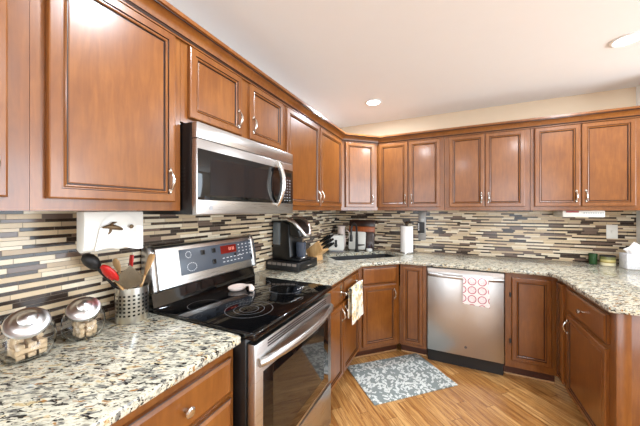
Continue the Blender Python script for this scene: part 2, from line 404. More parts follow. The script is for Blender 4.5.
# diagonal upper corner
r = cab_root('upper_corner_cabinet', 'diagonal one-door upper cabinet in the corner above the toaster', .325, 2.706, 45, UG)
wd = .4405
m = MB(); A = RZ(-45) @ T(-.325, -2.706, 0)
m.prism([(.006, 2.706), (.325, 2.7065), (.3115, 2.7195), (.626, 3.034), (.6395, 3.0205), (.6395, 3.335), (.006, 3.335)], UZ, UT, A); m.build('body', WOOD, r, 25)
m = MB(); m.box(.002, .055, 0, .018, UZ, UT); m.box(.377, wd - .001, 0, .018, UZ, UT); m.box(.002, wd, .0003, .018, UZ, DB + .02); m.box(.002, wd, .0003, .018, DT - .02, UT)
m.build('face_frame', WOOD, r)
door(r, .045, .390, DB, DT, (.364, DB + .085), label=None)

# crown moulding swept along all uppers
def sweep(path, prof, mat, name):
    n = len(path); P = [Vector((x, y)) for x, y in path]; m = MB(); vs = []
    for i in range(n):
        d0 = (P[i] - P[i - 1]).normalized() if i else None; d1 = (P[i + 1] - P[i]).normalized() if i < n - 1 else None
        n0 = Vector((d0.y, -d0.x)) if d0 else None; n1 = Vector((d1.y, -d1.x)) if d1 else None
        if n0 is None: mv = n1
        elif n1 is None: mv = n0
        else: mv = (n0 + n1) / (1 + n0.dot(n1))
        for o, z in prof: vs.append((P[i].x + mv.x * o, P[i].y + mv.y * o, z))
    k = len(prof); fs = []
    for i in range(n - 1):
        for j in range(k): fs.append((i * k + j, i * k + (j + 1) % k, (i + 1) * k + (j + 1) % k, (i + 1) * k + j))
    fs.append(tuple(range(k))); fs.append(tuple((n - 1) * k + j for j in range(k))[::-1])
    m.verts_faces(vs, fs); return m
o = sweep([(.326, -.20), (.326, 2.7055), (.6405, 3.019), (2.818, 3.019)],
          [(.0012, 2.124), (.010, 2.124), (.010, 2.134), (.014, 2.137), (.020, 2.139), (.022, 2.146), (.028, 2.158), (.040, 2.170), (.052, 2.176), (.052, 2.181), (.060, 2.184), (.060, 2.200), (.0012, 2.200)], WOOD, 'crown').build('crown_molding', WOOD, None, 20)
sweep([(.326, -.199), (.326, 2.7055), (.6405, 3.019), (2.817, 3.019)], [(.0101, 2.1305), (.0112, 2.1305), (.0152, 2.1375), (.0202, 2.1385), (.0202, 2.1395), (.0101, 2.139)], GLAZE, '').build('glaze_line', GLAZE, o, 0)
sweep([(.326, -.199), (.326, 2.7055), (.6405, 3.019), (2.817, 3.019)], [(.050, 2.1745), (.0535, 2.1765), (.0535, 2.1805), (.050, 2.1815)], GLAZE, '').build('glaze_line', GLAZE, o, 0)
tag(o, 'dark wooden crown molding running along the tops of all upper cabinets', 'molding')

# ------------------------------------------------------------------ base cabinets
BT = .882
SHOE = plain('shoe_strip_wood', sr(178, 136, 92), .5)
def base(label, x, y, rz, w, doors=(), drawers=(), dep=.595, toe=.075, fr=None, hz=None):
    r = cab_root('base_cabinet', label, x, y, rz, BG)
    m = MB(); m.box(.0015, w - .0015, .019, dep, .1, BT); m.build('body', WOOD, r)
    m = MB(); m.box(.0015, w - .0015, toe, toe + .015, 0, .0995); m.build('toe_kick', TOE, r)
    MB().box(.0015, w - .0015, toe - .010, toe - .0005, .0003, .016, .003).build('shoe_strip', SHOE, r)
    m = MB(); m.box(.0015, w - .0015, 0, .0185, .1, BT); m.build('face_frame', WOOD, r)
    for a, b, z0, z1, hs in doors:
        door(r, a, b, z0, z1, None if hs is None else ((b - .026) if hs > 0 else (a + .026), z1 - .085), fw=.030 if b - a > .2 else .024)
    for a, b, z0, z1, kn in drawers: drawer(r, a, b, z0, z1, kn)
    return r
FX = .6
base('base drawer cabinet in the foreground left of the stove', FX, .36, 90, .466, drawers=[(.03, .443, .700, .835, True), (.03, .443, .42, .680, True), (.03, .443, .13, .40, True)])
base('base cabinet far in the foreground under the left counter', FX, -.60, 90, .957, doors=[(.03, .47, .13, .68, 1), (.48, .93, .13, .68, -1)], drawers=[(.03, .47, .70, .835, True), (.48, .93, .70, .835, True)])
bl = base('two-door two-drawer base cabinet right of the stove, hung with a towel bar', FX, 1.589, 90, .829, doors=[(.03, .405, .13, .680, 1), (.420, .80, .13, .680, -1)], drawers=[(.03, .405, .700, .845, False), (.420, .80, .700, .845, False)])
# corner sink base
r = cab_root('corner_sink_cabinet', 'diagonal corner base cabinet under the black sink', .6, 2.4205, 45, BG)
wd = math.hypot(.322, .314)
m = MB(); A = RZ(-45) @ T(-.6, -2.4205, 0)
m.prism([(.008, 2.4205), (.5875, 2.4205), (.5865, 2.434), (.906, 2.7535), (.9215, 2.754), (.9215, 3.335), (.008, 3.335)], .1, .66, A); m.build('body', WOOD, r, 25)
m = MB(); m.box(.001, wd - .006, 0, .0185, .1, BT); m.build('face_frame', WOOD, r)
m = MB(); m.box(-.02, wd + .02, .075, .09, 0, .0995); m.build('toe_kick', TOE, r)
MB().box(-.02, wd + .02, .065, .0745, .0003, .016, .003).build('shoe_strip', SHOE, r)
door(r, .045, .405, .135, .690, (.379, .60)); drawer(r, .045, .405, .710, .858, False)
base('narrow base cabinet with a slim fluted door left of the dishwasher', .924, 2.735, 0, .2425, doors=[(.03, .205, .135, .860, None)], dep=.598)
rb = base('base cabinet with one full-height door right of the dishwasher', 1.776, 2.735, 0, .3485, doors=[(.045, .305, .165, .845, None)], dep=.598)
for z in (.30, .68): MB().box(.030, .044, -.012, -.0005, z, z + .035, .002).build('hinge', BLACKM, rb)
# peninsula face looks towards -x
PX = 2.125
pen = base('peninsula base cabinet with drawer and door at the right edge', PX, 2.560, -90, .660, doors=[(.058, .60, .125, .665, -1)], drawers=[(.058, .60, .690, .845, True)], dep=.66)
MB().box(.6605, .672, -.0, .66, .0, BT, .001).build('end_panel', WOOD, pen)
MB().box(.655, .674, -.004, .052, .0, BT, .002).build('corner_stile', WOOD, pen)
pn = base('narrow peninsula base cabinet with a slim door in the inside corner', PX, 2.734, -90, .172, doors=[(.025, .155, .125, .845, None)], dep=.66)

# ------------------------------------------------------------------ granite worktops
def offset(poly, d):
    n = len(poly); out = []
    for i in range(n):
        p0, p1, p2 = Vector(poly[i - 1]), Vector(poly[i]), Vector(poly[(i + 1) % n])
        a = (p1 - p0).normalized(); b = (p2 - p1).normalized(); na = Vector((-a.y, a.x)); nb = Vector((-b.y, b.x))
        mv = (na + nb) / (1 + na.dot(nb)); out.append(tuple(p1 + mv * d))
    return out
def slab(poly, hole, z0, z1, e=.006):
    """poly counter-clockwise, eased edges, optional hole"""
    bm = bmesh.new()
    def loop(pts, z): return [bm.verts.new((x, y, z)) for x, y in pts]
    rings = [loop(offset(poly, d), z) for d, z in ((e, z0), (.0015, z0 + e * .4), (0, z0 + e), (0, z1 - e), (e * .3, z1 - e * .3), (e, z1))]
    for a, b in zip(rings, rings[1:]):
        n = len(a)
        for i in range(n): bm.faces.new((a[i], a[(i + 1) % n], b[(i + 1) % n], b[i]))
    hb = ht = None
    if hole:
        hb = loop(hole, z0); ht = loop(hole, z1); n = len(hb)
        for i in range(n): bm.faces.new((hb[i], ht[i], ht[(i + 1) % n], hb[(i + 1) % n]))
    for outer, inner in ((rings[0], hb), (rings[-1], ht)):
        es = [bm.edges.get((outer[i], outer[(i + 1) % len(outer)])) for i in range(len(outer))]
        if inner: es += [bm.edges.get((inner[i], inner[(i + 1) % len(inner)])) for i in range(len(inner))]
        bmesh.ops.triangle_fill(bm, edges=es, use_beauty=True)
    m = MB(); m.bm.free(); m.bm = bm; return m
CT = .914
o = slab([(.0005, -.6), (.645, -.6), (.645, .819), (.637, .827), (.0005, .827)], None, .8835, CT).build('granite_worktop', GRANITE, None, 30)
tag(o, 'speckled granite worktop in the foreground left of the stove', 'countertop', 'granite worktops')
fil = [(2.00, 2.69)] + [(2.005 + .08 * math.sin(R(a)), 2.61 + .08 * math.cos(R(a))) for a in (15, 30, 45, 60, 75)] + [(2.085, 2.60)]
sinkc = Vector((.525, 2.86)); du = Vector((1, 1)).normalized(); dv = Vector((-1, 1)).normalized()
def rrect(c, hw, hd, r, n=4):
    out = []
    for (sx, sy, a0) in ((1, 1, 0), (-1, 1, 90), (-1, -1, 180), (1, -1, 270)):
        for i in range(n + 1):
            a = R(a0 + 90 * i / n); lx = sx * (hw - r) + r * math.cos(a); ly = sy * (hd - r) + r * math.sin(a)
            out.append(tuple(c + du * lx + dv * ly))
    return out
hole = rrect(sinkc, .395, .195, .05)
poly = [(.0005, 1.589), (.637, 1.589), (.645, 1.597), (.645, 2.405), (.935, 2.69)] + fil + [(2.085, 1.868), (2.093, 1.860), (2.80, 1.860), (2.8215, 1.87), (2.8215, 3.3425), (.0005, 3.3425)]
o = slab(poly, hole, .8835, CT).build('granite_worktop', GRANITE, None, 30)
tag(o, 'long speckled granite worktop running round the corner sink to the peninsula', 'countertop', 'granite worktops')
# undermount sink
r = thing('kitchen_sink', 'black undermount sink set diagonally in the corner worktop', 'sink', (0, 0, 0))
bm = bmesh.new()
def lp(pts, z): return [bm.verts.new((x, y, z)) for x, y in pts]
rr = [lp(rrect(sinkc, .410, .210, .055), .8828), lp(rrect(sinkc, .393, .193, .05), .8828), lp(rrect(sinkc, .385, .185, .05), .72), lp(rrect(sinkc, .35, .155, .05), .70)]
for a, b in zip(rr, rr[1:]):
    for i in range(len(a)): bm.faces.new((a[i], b[i], b[(i + 1) % len(a)], a[(i + 1) % len(a)]))
bm.faces.new(rr[-1])
m = MB(); m.bm.free(); m.bm = bm; m.build('basin', SINKM, r, 40)
MB().lathe([(.0, .7005), (.04, .7005), (.042, .703), (.03, .704), (0, .7025)], 24, T(sinkc.x, sinkc.y, 0)).build('drain', CHROME, r)
# faucet
fb = Vector((.372, 3.092, CT))
r = thing('faucet', 'tall black gooseneck faucet behind the corner sink', 'faucet', fb)
m = MB(); m.lathe([(.030, 0), (.030, .006), (.022, .012), (.0185, .05), (.0165, .12), (.014, .22)], 24); m.build('body', BLACKM, r)
dd = Vector((-.06, -1, 0)).normalized()
m = MB(); top = arc(Vector((0, 0, .245)) + dd * .085, .085, 180, 0, 14, dd, (0, 0, 1))
m.tube([(0, 0, .20), (0, 0, .235)] + top + [top[-1] + Vector((0, 0, -.03)), ], .0115, 12); m.build('spout', BLACKM, r)
e = top[-1]; m = MB(); m.lathe([(.012, 0), (.017, -.02), (.018, -.075), (.013, -.082), (0, -.082)], 18, T(e.x, e.y, e.z - .03)); m.build('spray_head', BLACKM, r)
m = MB(); m.tube([(.012, 0, .075), (.035, -.004, .076), (.095, -.012, .084)], [.014, .011, .006], 12); m.build('lever', BLACKM, r)

# ------------------------------------------------------------------ stove
SY0, SY1 = .834, 1.582
r = thing('electric_range', 'stainless electric range with black glass cooktop and back control panel', 'stove', (0, SY0, 0)); W_ = SY1 - SY0
MB().box(.012, .655, 0, W_, .03, .895, .003).build('body', BLACK, r)
m = MB()
for x in (.06, .6):
    for y in (.04, W_ - .04): MB().lathe([(.018, 0), (.018, .03)], 12, T(x, y, 0)).build('foot', BLACKM, r)
m = MB(); m.box(.10, .700, -.004, W_ + .004, .896, .926, .007, seg=3); m.build('cooktop', BLACKG, r)
def annulus(m, x, y, ra, rb, z, n=48):
    vs = [(x + q * math.cos(2 * math.pi * k / n), y + q * math.sin(2 * math.pi * k / n), z) for q in (ra, rb) for k in range(n)]
    m.verts_faces(vs, [(k, (k + 1) % n, n + (k + 1) % n, n + k) for k in range(n)])
for x, y, rr_ in ((.505, 1.035, (.112, .072, .045)), (.265, .985, (.078,)), (.25, 1.425, (.078,)), (.480, 1.395, (.100,))):
    m = MB()
    for q in rr_: annulus(m, x, y - SY0, q - .0022, q, .9263)
    m.build('burner_ring', plain('burner_grey', sr(104, 104, 106), .4), r, 0)
m = MB()
for k in range(5): m.box(.545 + .006 * (k % 2), .552 + .006 * (k % 2), .58 + k * .016, .589 + k * .016, .9262, .9266)
m.build('cooktop_marking', WMARK, r, 0)
# backguard: black lower section, slanted steel panel, end caps
MB().prism([(.012, .896), (.099, .896), (.099, .93), (.092, .95), (.078, 1.005), (.012, 1.005)], .002, W_ - .002, axis='y').build('backguard_base', BLACKG, r, 40)
th = math.atan2(.040, .205)
MB().prism([(.012, 1.0055), (.098, 1.0), (.104, 1.006), (.068, 1.205), (.058, 1.216), (.030, 1.216), (.012, 1.205)], .0, W_, axis='y', bev=.003).build('backguard', STEEL, r, 40)
m = MB()
for y0 in (-.006, W_ - .028):
    m.prism([(.010, 1.000), (.105, .998), (.111, 1.004), (.078, 1.19), (.064, 1.221), (.040, 1.226), (.010, 1.215)], y0, y0 + .034, axis='y', bev=.008); m.build('end_cap', STEEL, r, 50); m = MB()
def onpanel(y, z, d=0):   # point on the slanted panel: z height, d out
    tt = (z - 1.006) / .199
    return T(.104 - .036 * tt, y, z) @ RY(-math.degrees(math.atan2(.036, .199))) @ T(d, 0, 0)
PT = onpanel(W_ / 2 + .083, 1.118)
m = MB(); m.box(-.001, .0025, -.305, .305, -.068, .068, .002, M=PT); cp = m.build('control_panel', GREYP, r)
m = MB(); m.box(.0026, .0036, -.02, .115, .005, .055, .0, M=PT); m.build('display', REDD, r)
m = MB(); m.mi = 1
for k in range(4): m.box(.0037, .0040, .048 + k * .012 + (.004 if k > 1 else 0), .055 + k * .012 + (.004 if k > 1 else 0), .022, .042, M=PT)
m.mi = 0
m.build('display_digit', [plain('lit_digit', sr(250, 130, 110), .4), plain('lit_digit_b', sr(240, 140, 120), .4)], r, 0)
for y, z in ((-.155, .036), (-.075, .036), (-.080, -.030), (.10, -.010), (.255, -.045)):
    m = MB(); s_ = .014 if y < 0 else .009; m.box(.0026, .006, y - s_, y + s_, z - s_, z + s_, .001, M=PT); m.build('button', BLACK, r)
m = MB()
for k in range(16):
    a = 2 * math.pi * k / 16
    m.box(.0026, .003, -.235 + .030 * math.cos(a) - .002, -.235 + .030 * math.cos(a) + .002, -.032 + .022 * math.sin(a) - .002, -.032 + .022 * math.sin(a) + .002, M=PT)
m.build('dial_marking', WMARK, r, 0); m = MB()
for k in range(12):
    a = 2 * math.pi * k / 12; m.box(.0026, .003, -.25 + .017 * math.cos(a) - .002, -.25 + .017 * math.cos(a) + .002, .036 + .017 * math.sin(a) - .002, .036 + .017 * math.sin(a) + .002, M=PT)
m.build('dial_marking', WMARK, r, 0); m = MB()
for i in range(4):
    for j in range(5):
        y = .135 + j * .036; z = .048 - i * .022
        m.box(.0026, .003, y, y + .010 + .004 * ((i + j) % 2), z - .003, z + .003, M=PT)
for j in range(6):
    for z in (-.022, -.045): m.box(.0026, .003, -.01 + j * .032, .006 + j * .032, z - .0022, z + .0022, M=PT)
m.build('keypad_marking', WMARK, r, 0)
# oven door
dx0, dx1 = .657, .697; z0, z1 = .335, .878
dr = MB(); dr.box(dx0, dx1, .006, W_ - .006, z0, z1, .006); dr = dr.build('oven_door', STEEL, r)
MB().box(dx1 - .004, dx1 + .0015, .055, W_ - .055, z0 + .02, .755, .001).build('door_glass', BLACKG, dr)
MB().box(dx1 + .0016, dx1 + .0024, .120, W_ - .120, z0 + .075, .715, 0).build('window', DARKIN, dr)
m = MB()
for k in range(3):
    m.box(dx1 - .003, dx1 + .0012, .085, W_ - .085, .862 - k * .011, .867 - k * .011, 0)
m.build('vent_slot', BLACK, dr, 0)
m = MB(); n = 20
m.tube([(dx1 + .008 + .048 * math.sin(math.pi * i / n) ** .7, .022 + (W_ - .044) * i / n, .805) for i in range(n + 1)], [.013] * (n + 1), 12, flat=1.3)
m.build('door_handle', STEEL, dr, 60)
MB().box(dx0, dx1, .006, W_ - .006, .07, .322, .006).build('storage_drawer', STEEL, r)
MB().box(.60, .64, .02, W_ - .02, .0, .06).build('toe_plate', BLACKM, r)
# spoon rest
r = MB()
prof = [(0, 0), (.036, 0), (.046, .006), (.05, .018), (.047, .019), (.040, .010), (0, .006)]
r.lathe(prof, 32, sx=1.0, sy=1.25)
r.tube([(.030, .020, .016), (.06, .020, .024), (.085, .005, .028), (.105, -.015, .020), (.112, -.035, .010)], [.016, .013, .013, .016, .012], 12, flat=.5)
o = r.build('spoon_rest', CERAM, None, 50, (.225, 1.262, .9265)); o.rotation_euler = (0, 0, R(10))
tag(o, 'pinkish white ceramic spoon rest lying on the black cooktop', 'spoon rest')

# ------------------------------------------------------------------ microwave
MY0, MY1, MZ0, MZ1 = .811, 1.5815, 1.377, 1.7695; MW = MY1 - MY0; XF = .416
r = thing('over_range_microwave', 'stainless over-the-range microwave hung beneath the short upper cabinet', 'microwave', (0, MY0, MZ0)); H = MZ1 - MZ0
MB().box(.008, .384, 0, MW, 0, H, .002).build('body', BLACK, r)
m = MB()
for k in range(7): m.box(.30, .345, -.0008, .002, .10 + k * .016, .108 + k * .016)
m.build('side_vent', BLACKM, r, 0)
MB().box(.385, XF, 0, MW, H - .068, H, .004).build('top_vent_panel', STEEL, r)
dr = MB().box(.385, XF, 0, MW, 0, H - .0695, .004).build('door', STEEL, r)
MB().box(XF - .003, XF + .0012, .004, MW - .003, .063, H - .112, .001).build('door_glass', BLACKG, dr)
m = MB(); ring_panel(m, .46, .165, [(0, 0, 0), (0, .0006, 0), (.008, .0006, 0), (.008, .0003, 0)], T(XF + .0012, .070, .085) @ RZ(90))
m.build('window', [plain('window_screen', sr(26, 27, 28), .08)], dr, 0)
m = MB(); n = 16
m.tube([(XF + .004 + .044 * math.sin(math.pi * i / n) ** .75, .578, .050 + .265 * i / n) for i in range(n + 1)], [.010 + .003 * math.sin(math.pi * i / n) for i in range(n + 1)], 12, flat=1.5); m.build('door_handle', CHROME, dr, 60)
MB().box(XF + .0013, XF + .002, .655, .745, .235, .262).build('clock_display', plain('dark_display', sr(14, 26, 22), .1), dr, 0)
m = MB()
for i in range(8):
    for j in range(3): m.box(XF + .0013, XF + .0018, .662 + j * .030, .674 + j * .030, .080 + i * .0185, .085 + i * .0185)
m.build('keypad_marking', GREYL, dr, 0)
MB().lathe([(0, 0), (.010, 0), (.010, .0008), (0, .0008)], 20, T(XF + .0002, .075, .030) @ RY(90)).build('badge', GREYL, dr)

# ------------------------------------------------------------------ dishwasher
DX0, DX1 = 1.170, 1.772; DW = DX1 - DX0
r = thing('dishwasher', 'stainless steel dishwasher built in under the back worktop', 'dishwasher', (DX0, 2.70, 0))
MB().box(.003, DW - .003, .035, .60, .10, .878).build('body', BLACK, r)
dr = MB().box(.004, DW - .004, 0, .034, .125, .872, .006).build('door', STEELV, r)
MB().box(.004, DW - .004, .06, .075, .0, .122).build('toe_kick', BLACKM, r)
m = MB(); n = 18
m.tube([(.012 + (DW - .024) * i / n, -.004 - .042 * math.sin(math.pi * i / n) ** .5, .815) for i in range(n + 1)], .014, 12, flat=1.15); m.build('handle', STEEL, dr, 60)
MB().box(.006, DW - .006, -.0006, .004, .840, .868).build('control_strip', STEEL, dr, 0)
MB().lathe([(0, 0), (.011, 0), (.011, .0015), (0, .0015)], 20, T(.315, -.0001, .205) @ RX(90)).build('badge', plain('badge_grey', sr(96, 98, 104), .3, .5), dr)

def towel(mb, x0, x1, ztop, zf, zb, y, t=.004, rad=.016, wav=.004):
    """cloth folded over a bar along x at y, ztop"""
    nx = 14; prof = []
    for i in range(9): prof.append((-rad, zf + (ztop - zf) * i / 8))
    for i in range(1, 8): a = math.pi * i / 8; prof.append((-rad * math.cos(a), ztop + rad * math.sin(a)))
    for i in range(9): prof.append((rad, ztop + (zb - ztop) * i / 8))
    vs, fs = [], []; np_ = len(prof)
    for side in (0, 1):
        for j in range(nx + 1):
            x = x0 + (x1 - x0) * j / nx
            for k, (py, pz) in enumerate(prof):
                lean = (ztop - pz) / max(.01, ztop - zf)
                wv = wav * math.sin(j / nx * 7.0 + .6) * max(0, lean)
                s = 1 if k < np_ / 2 else -1
                yy = py + (-abs(wv) if k < np_ / 2 else abs(wv) * .3)
                rr = math.hypot(py, max(0, pz - ztop)) if pz > ztop else None
                off = t * side
                if pz > ztop: q = (rad + off) / rad; vs.append((x + .01 * lean, y + py * q, ztop + (pz - ztop) * q))
                else: vs.append((x + .012 * max(0, lean) * (j / nx - .2), y + yy + (-off if k < np_ / 2 else off), pz - .010 * (j / nx) * (1 if k < 5 else 0)))
    N = (nx + 1) * np_
    for j in range(nx):
        for k in range(np_ - 1):
            a = j * np_ + k; q = (a, a + 1, a + np_ + 1, a + np_); fs.append(q); fs.append(tuple(i + N for i in q)[::-1])
    for j in range(nx):
        for k in (0, np_ - 1):
            a = j * np_ + k; fs.append((a, a + np_, a + np_ + N, a + N))
    for k in range(np_ - 1):
        for j in (0, nx):
            a = j * np_ + k; fs.append((a, a + 1, a + 1 + N, a + N))
    mb.verts_faces(vs, fs); return mb
m = towel(MB(), 1.462, 1.648, .815, .605, .66, 0, rad=.0185)
o = m.build('dish_towel', TOWELR, None, 50, (0, 2.700 - .0465, 0)); tag(o, 'white dish towel with pink ring print folded over the dishwasher handle', 'towel')
# towel bar with yellow towel on the left base cabinet (bar runs along +y)
r = thing('towel_bar', 'silver over-door towel bar on the base cabinet right of the stove', 'towel bar', (.62, 1.93, .775))
m = MB(); m.tube([(.045, 0, 0), (.045, .40, 0)], .006, 12); m.sphere((.045, -.006, 0), .013); m.sphere((.045, .406, 0), .013); m.build('bar', CHROME, r)
for y in (.012, .388):
    m = MB(); m.box(.001, .0025, y - .012, y + .012, -.03, .06); m.tube([(.0025, y, 0), (.045, y, 0)], .006, 10); m.lathe([(.016, 0), (.014, .006), (.008, .01)], 16, T(.0025, y, 0) @ RY(90)); m.build('bracket', CHROME, r)
m = towel(MB(), .095, .365, 0, -.265, -.22, 0, rad=.012, wav=.006)
o = m.build('dish_towel', TOWELY, None, 50, (.665, 1.93, .775)); o.rotation_euler = (0, 0, R(90))
tag(o, 'white and yellow printed dish towel draped over the silver towel bar', 'towel')

# ------------------------------------------------------------------ rug
o = MB().box(-.372, .372, -.255, .255, .0, .009, .003); o = o.build('kitchen_mat', RUG, None, 40, (.974, 2.377, .0008)); o.rotation_euler = (0, 0, R(43.3))
tag(o, 'grey kitchen mat with white leaf pattern lying on the oak floor', 'rug')

# ------------------------------------------------------------------ wall plates, radio
r = thing('light_switch', 'white switch plate on the mosaic tile near the tissue box', 'switch', (2.665, L - .0065, 1.205))
MB().box(-.038, .038, -.006, 0, -.062, .062, .003).build('plate', WHITE, r)
MB().box(-.006, .006, -.014, -.006, -.012, .012, .002).build('toggle', WHITE, r)
r = thing('wall_outlet', 'grey outlet plate on the tile beside the paper towels', 'outlet', (1.072, L - .0065, 1.215))
MB().box(-.040, .040, -.005, 0, -.16, .17, .002).build('plate', plain('pewter_plate', sr(150, 148, 145), .35, .6), r)
m = MB(); m.box(-.017, .017, -.008, -.005, .05, .085, .003); m.box(-.017, .017, -.008, -.005, -.085, -.05, .003); m.build('socket', plain('socket_grey', sr(205, 202, 198), .4), r)
r = thing('plug_adapter', 'black plug-in adapter in the outlet beside the paper towels', 'adapter', (1.063, L - .0155, 1.20))
MB().box(-.036, .036, -.045, 0, -.062, .062, .006).build('case', BLACKM, r)
m = MB()
for k in range(4): m.box(-.028, -.018, -.0462, -.0452, -.032 + k * .022, -.018 + k * .022)
m.build('marking', WMARK, r, 0)
r = thing('under_cabinet_radio', 'long white radio hung below the right end upper cabinet', 'radio', (2.385, 3.20, UZ))
MB().box(-.138, .138, -.13, .12, -.058, -.0005, .008).build('case', WHITE, r)
MB().box(-.115, -.03, -.1312, -.1300, -.018, -.004).build('display', plain('radio_display', sr(150, 40, 44), .3), r)
m = MB()
for k in range(9): m.box(.0 + k * .015, .010 + k * .015, -.1312, -.13, -.026, -.018)
m.build('button', GREYL, r, 0)

# ------------------------------------------------------------------ paper towels, candle, tissues
r = thing('paper_towel_roll', 'white paper towel roll standing upright on its holder', 'paper towels', (.918, 3.225, CT + .0135))
MB().lathe([(.018, 0), (.066, 0), (.068, .004), (.068, .286), (.066, .290), (.018, .290), (.018, 0)], 40).build('paper', PAPER, r, 40)
r = thing('paper_towel_holder', 'dark metal stand holding the upright paper towel roll', 'paper towel holder', (.918, 3.225, CT + .0003))
MB().lathe([(0, 0), (.075, 0), (.078, .004), (.072, .012), (.02, .013)], 36).build('base', STEEL, r)
MB().lathe([(.007, .012), (.007, .300), (.012, .305), (.014, .318), (.022, .326), (.024, .338), (.016, .350), (.005, .356), (0, .357)], 20).build('post', plain('bronze', sr(92, 76, 62), .3, .8), r)
r = thing('jar_candle', 'squat candle jar with a yellow band label against the tile', 'candle', (2.605, 3.250, CT + .0003))
MB().lathe([(.0, 0), (.047, 0), (.050, .006), (.050, .074), (.048, .077), (.044, .077), (.042, .062), (0, .062)], 36).build('jar', CANDL, r, 40)
MB().lathe([(.0505, .0775), (.0515, .080), (.0515, .087), (.046, .090), (0, .091)], 36).build('lid', BLACKM, r, 40)
r = thing('glass_tumbler', 'dark green glass tumbler half hidden left of the candle', 'tumbler', (2.520, 3.285, CT + .0003))
MB().lathe([(0, 0), (.026, 0), (.029, .01), (.031, .092), (.029, .094), (.024, .012), (0, .01)], 24).build('glass', GREENG, r, 40)
r = thing('tissue_box', 'white marble-pattern tissue box at the right end of the counter', 'tissue box', (2.742, 3.172, CT + .0003), R(0))
MB().box(-.072, .072, -.062, .062, 0, .122, .003).build('carton', MARBLE, r)
m = MB(); vs = []; n = 24
for k in range(n):
    a = 2 * math.pi * k / n; vs.append((.045 * math.cos(a) + .004, .018 * math.sin(a), .1225))
for k in range(n):
    a = 2 * math.pi * k / n; q = 1 + .25 * math.sin(5 * a); vs.append((.06 * math.cos(a) * q + .004, .030 * math.sin(a) * q, .156))
for k in range(n):
    a = 2 * math.pi * k / n; q = 1 + .35 * math.sin(3 * a + 1); vs.append((.030 * math.cos(a) * q - .002, .016 * math.sin(a) * q, .186 + .012 * math.sin(2 * a)))
vs.append((-.006, 0, .222))
fs = [(i * n + k, i * n + (k + 1) % n, (i + 1) * n + (k + 1) % n, (i + 1) * n + k) for i in range(2) for k in range(n)] + [(2 * n + k, 2 * n + (k + 1) % n, 3 * n) for k in range(n)]
m.verts_faces(vs, fs); m.build('tissue', PAPER, r, 20)

# ------------------------------------------------------------------ corner group: boards, toaster, pitcher, scrubber
r = thing('cutting_board', 'dark walnut cutting board with a reddish stripe leaning on the back tile', 'cutting board', (.365, 3.262, CT + .0045), 0); r.rotation_euler = (R(-10), 0, 0)
MB().box(-.165, .165, .0, .022, 0, .215, .004).build('dark_panel', WALNUT, r)
MB().box(-.165, .165, .0, .022, .2155, .280, .004).build('cherry_stripe', CHERRY, r)
MB().box(-.165, .165, .0, .022, .2805, .365, .004).build('dark_edge', WALNUT, r)
m = MB(); q = []
for (sx, sy, a0) in ((1, 1, 0), (-1, 1, 90), (-1, -1, 180), (1, -1, 270)):
    for i in range(6): a = R(a0 + 18 * i); q.append((sx * (.105 - .022) + .022 * math.cos(a), .11 + sy * (.11 - .022) + .022 * math.sin(a)))
m.prism(q, 0, .016, axis='y', bev=.002); o = m.build('chopping_board', WHITE, None, 40, (.335, 3.200, CT + .0035)); o.rotation_euler = (R(-9), 0, R(0))
tag(o, 'white plastic chopping board with rounded corners standing behind the faucet', 'cutting board')
r = thing('toaster', 'white toaster in the corner left of the faucet', 'toaster', (.138, 3.03, CT + .0003), R(20))
MB().box(-.092, .092, -.10, .10, .012, .195, .022, seg=4).build('body', WHITE, r, 50)
MB().box(-.085, .085, -.095, .095, 0, .014, .004).build('base', plain('toaster_base', sr(120, 120, 122), .4), r)
MB().box(-.014, .014, -.1012, -.098, .055, .140, .0).build('lever_slot', BLACK, r, 0)
MB().box(-.020, .020, -.118, -.1013, .075, .09, .004).build('lever', BLACK, r)
m = MB()
for x in (-.035, .035): m.box(x - .012, x + .012, -.075, .075, .1945, .1958)
m.build('bread_slot', BLACKM, r, 0)
r = thing('white_pitcher', 'white ceramic pitcher standing behind the toaster', 'pitcher', (.118, 3.245, CT + .0003))
MB().lathe([(0, 0), (.045, 0), (.058, .03), (.062, .10), (.048, .19), (.044, .25), (.052, .285), (.047, .285), (.040, .25), (.044, .19), (.05, .1), (0, .02)], 32).build('body', CERAM, r, 50)
m = MB(); m.tube(arc((.052, 0, .18), .055, -80, 80, 10), .008, 10); m.build('handle', CERAM, r, 60)
r = thing('dish_scrubber', 'small round white scrubber with dark knob beside the faucet', 'scrubber', (.500, 3.165, CT + .0003))
MB().lathe([(0, 0), (.034, 0), (.038, .008), (.036, .026), (.024, .036), (0, .04)], 24).build('bristle_head', WHITE, r, 50)
MB().lathe([(.022, .037), (.012, .046), (.016, .060), (.014, .070), (0, .074)], 20).build('knob', plain('plum_plastic', sr(58, 44, 62), .3), r, 50)

# ------------------------------------------------------------------ coffee maker on its pod drawer
r = thing('pod_drawer', 'black coffee pod drawer under the coffee maker', 'pod drawer', (.012, 1.825, CT + .0003))
MB().box(0, .305, 0, .330, .006, .070, .004).build('case', BLACKM, r)
for x in (.02, .285):
    for y in (.02, .31): MB().lathe([(.01, 0), (.01, .007)], 10, T(x, y, 0)).build('foot', BLACKM, r)
for k in range(6): MB().box(.018 + k * .046, .056 + k * .046, -.0012, .003, .046, .066).build('pod_window', plain('pod_foil', sr(128, 118, 110), .3), r)
MB().box(.306, .313, .02, .31, .014, .062, .003).build('drawer_front', BLACK, r)
m = MB(); m.tube([(.314, .13, .038), (.324, .14, .038), (.324, .18, .038), (.314, .19, .038)], .004, 8); m.build('handle', CHROME, r)
r = thing('coffee_maker', 'black single-cup coffee maker with clear tank and silver trim', 'coffee maker', (.132, 1.985, CT + .0708), R(-8))
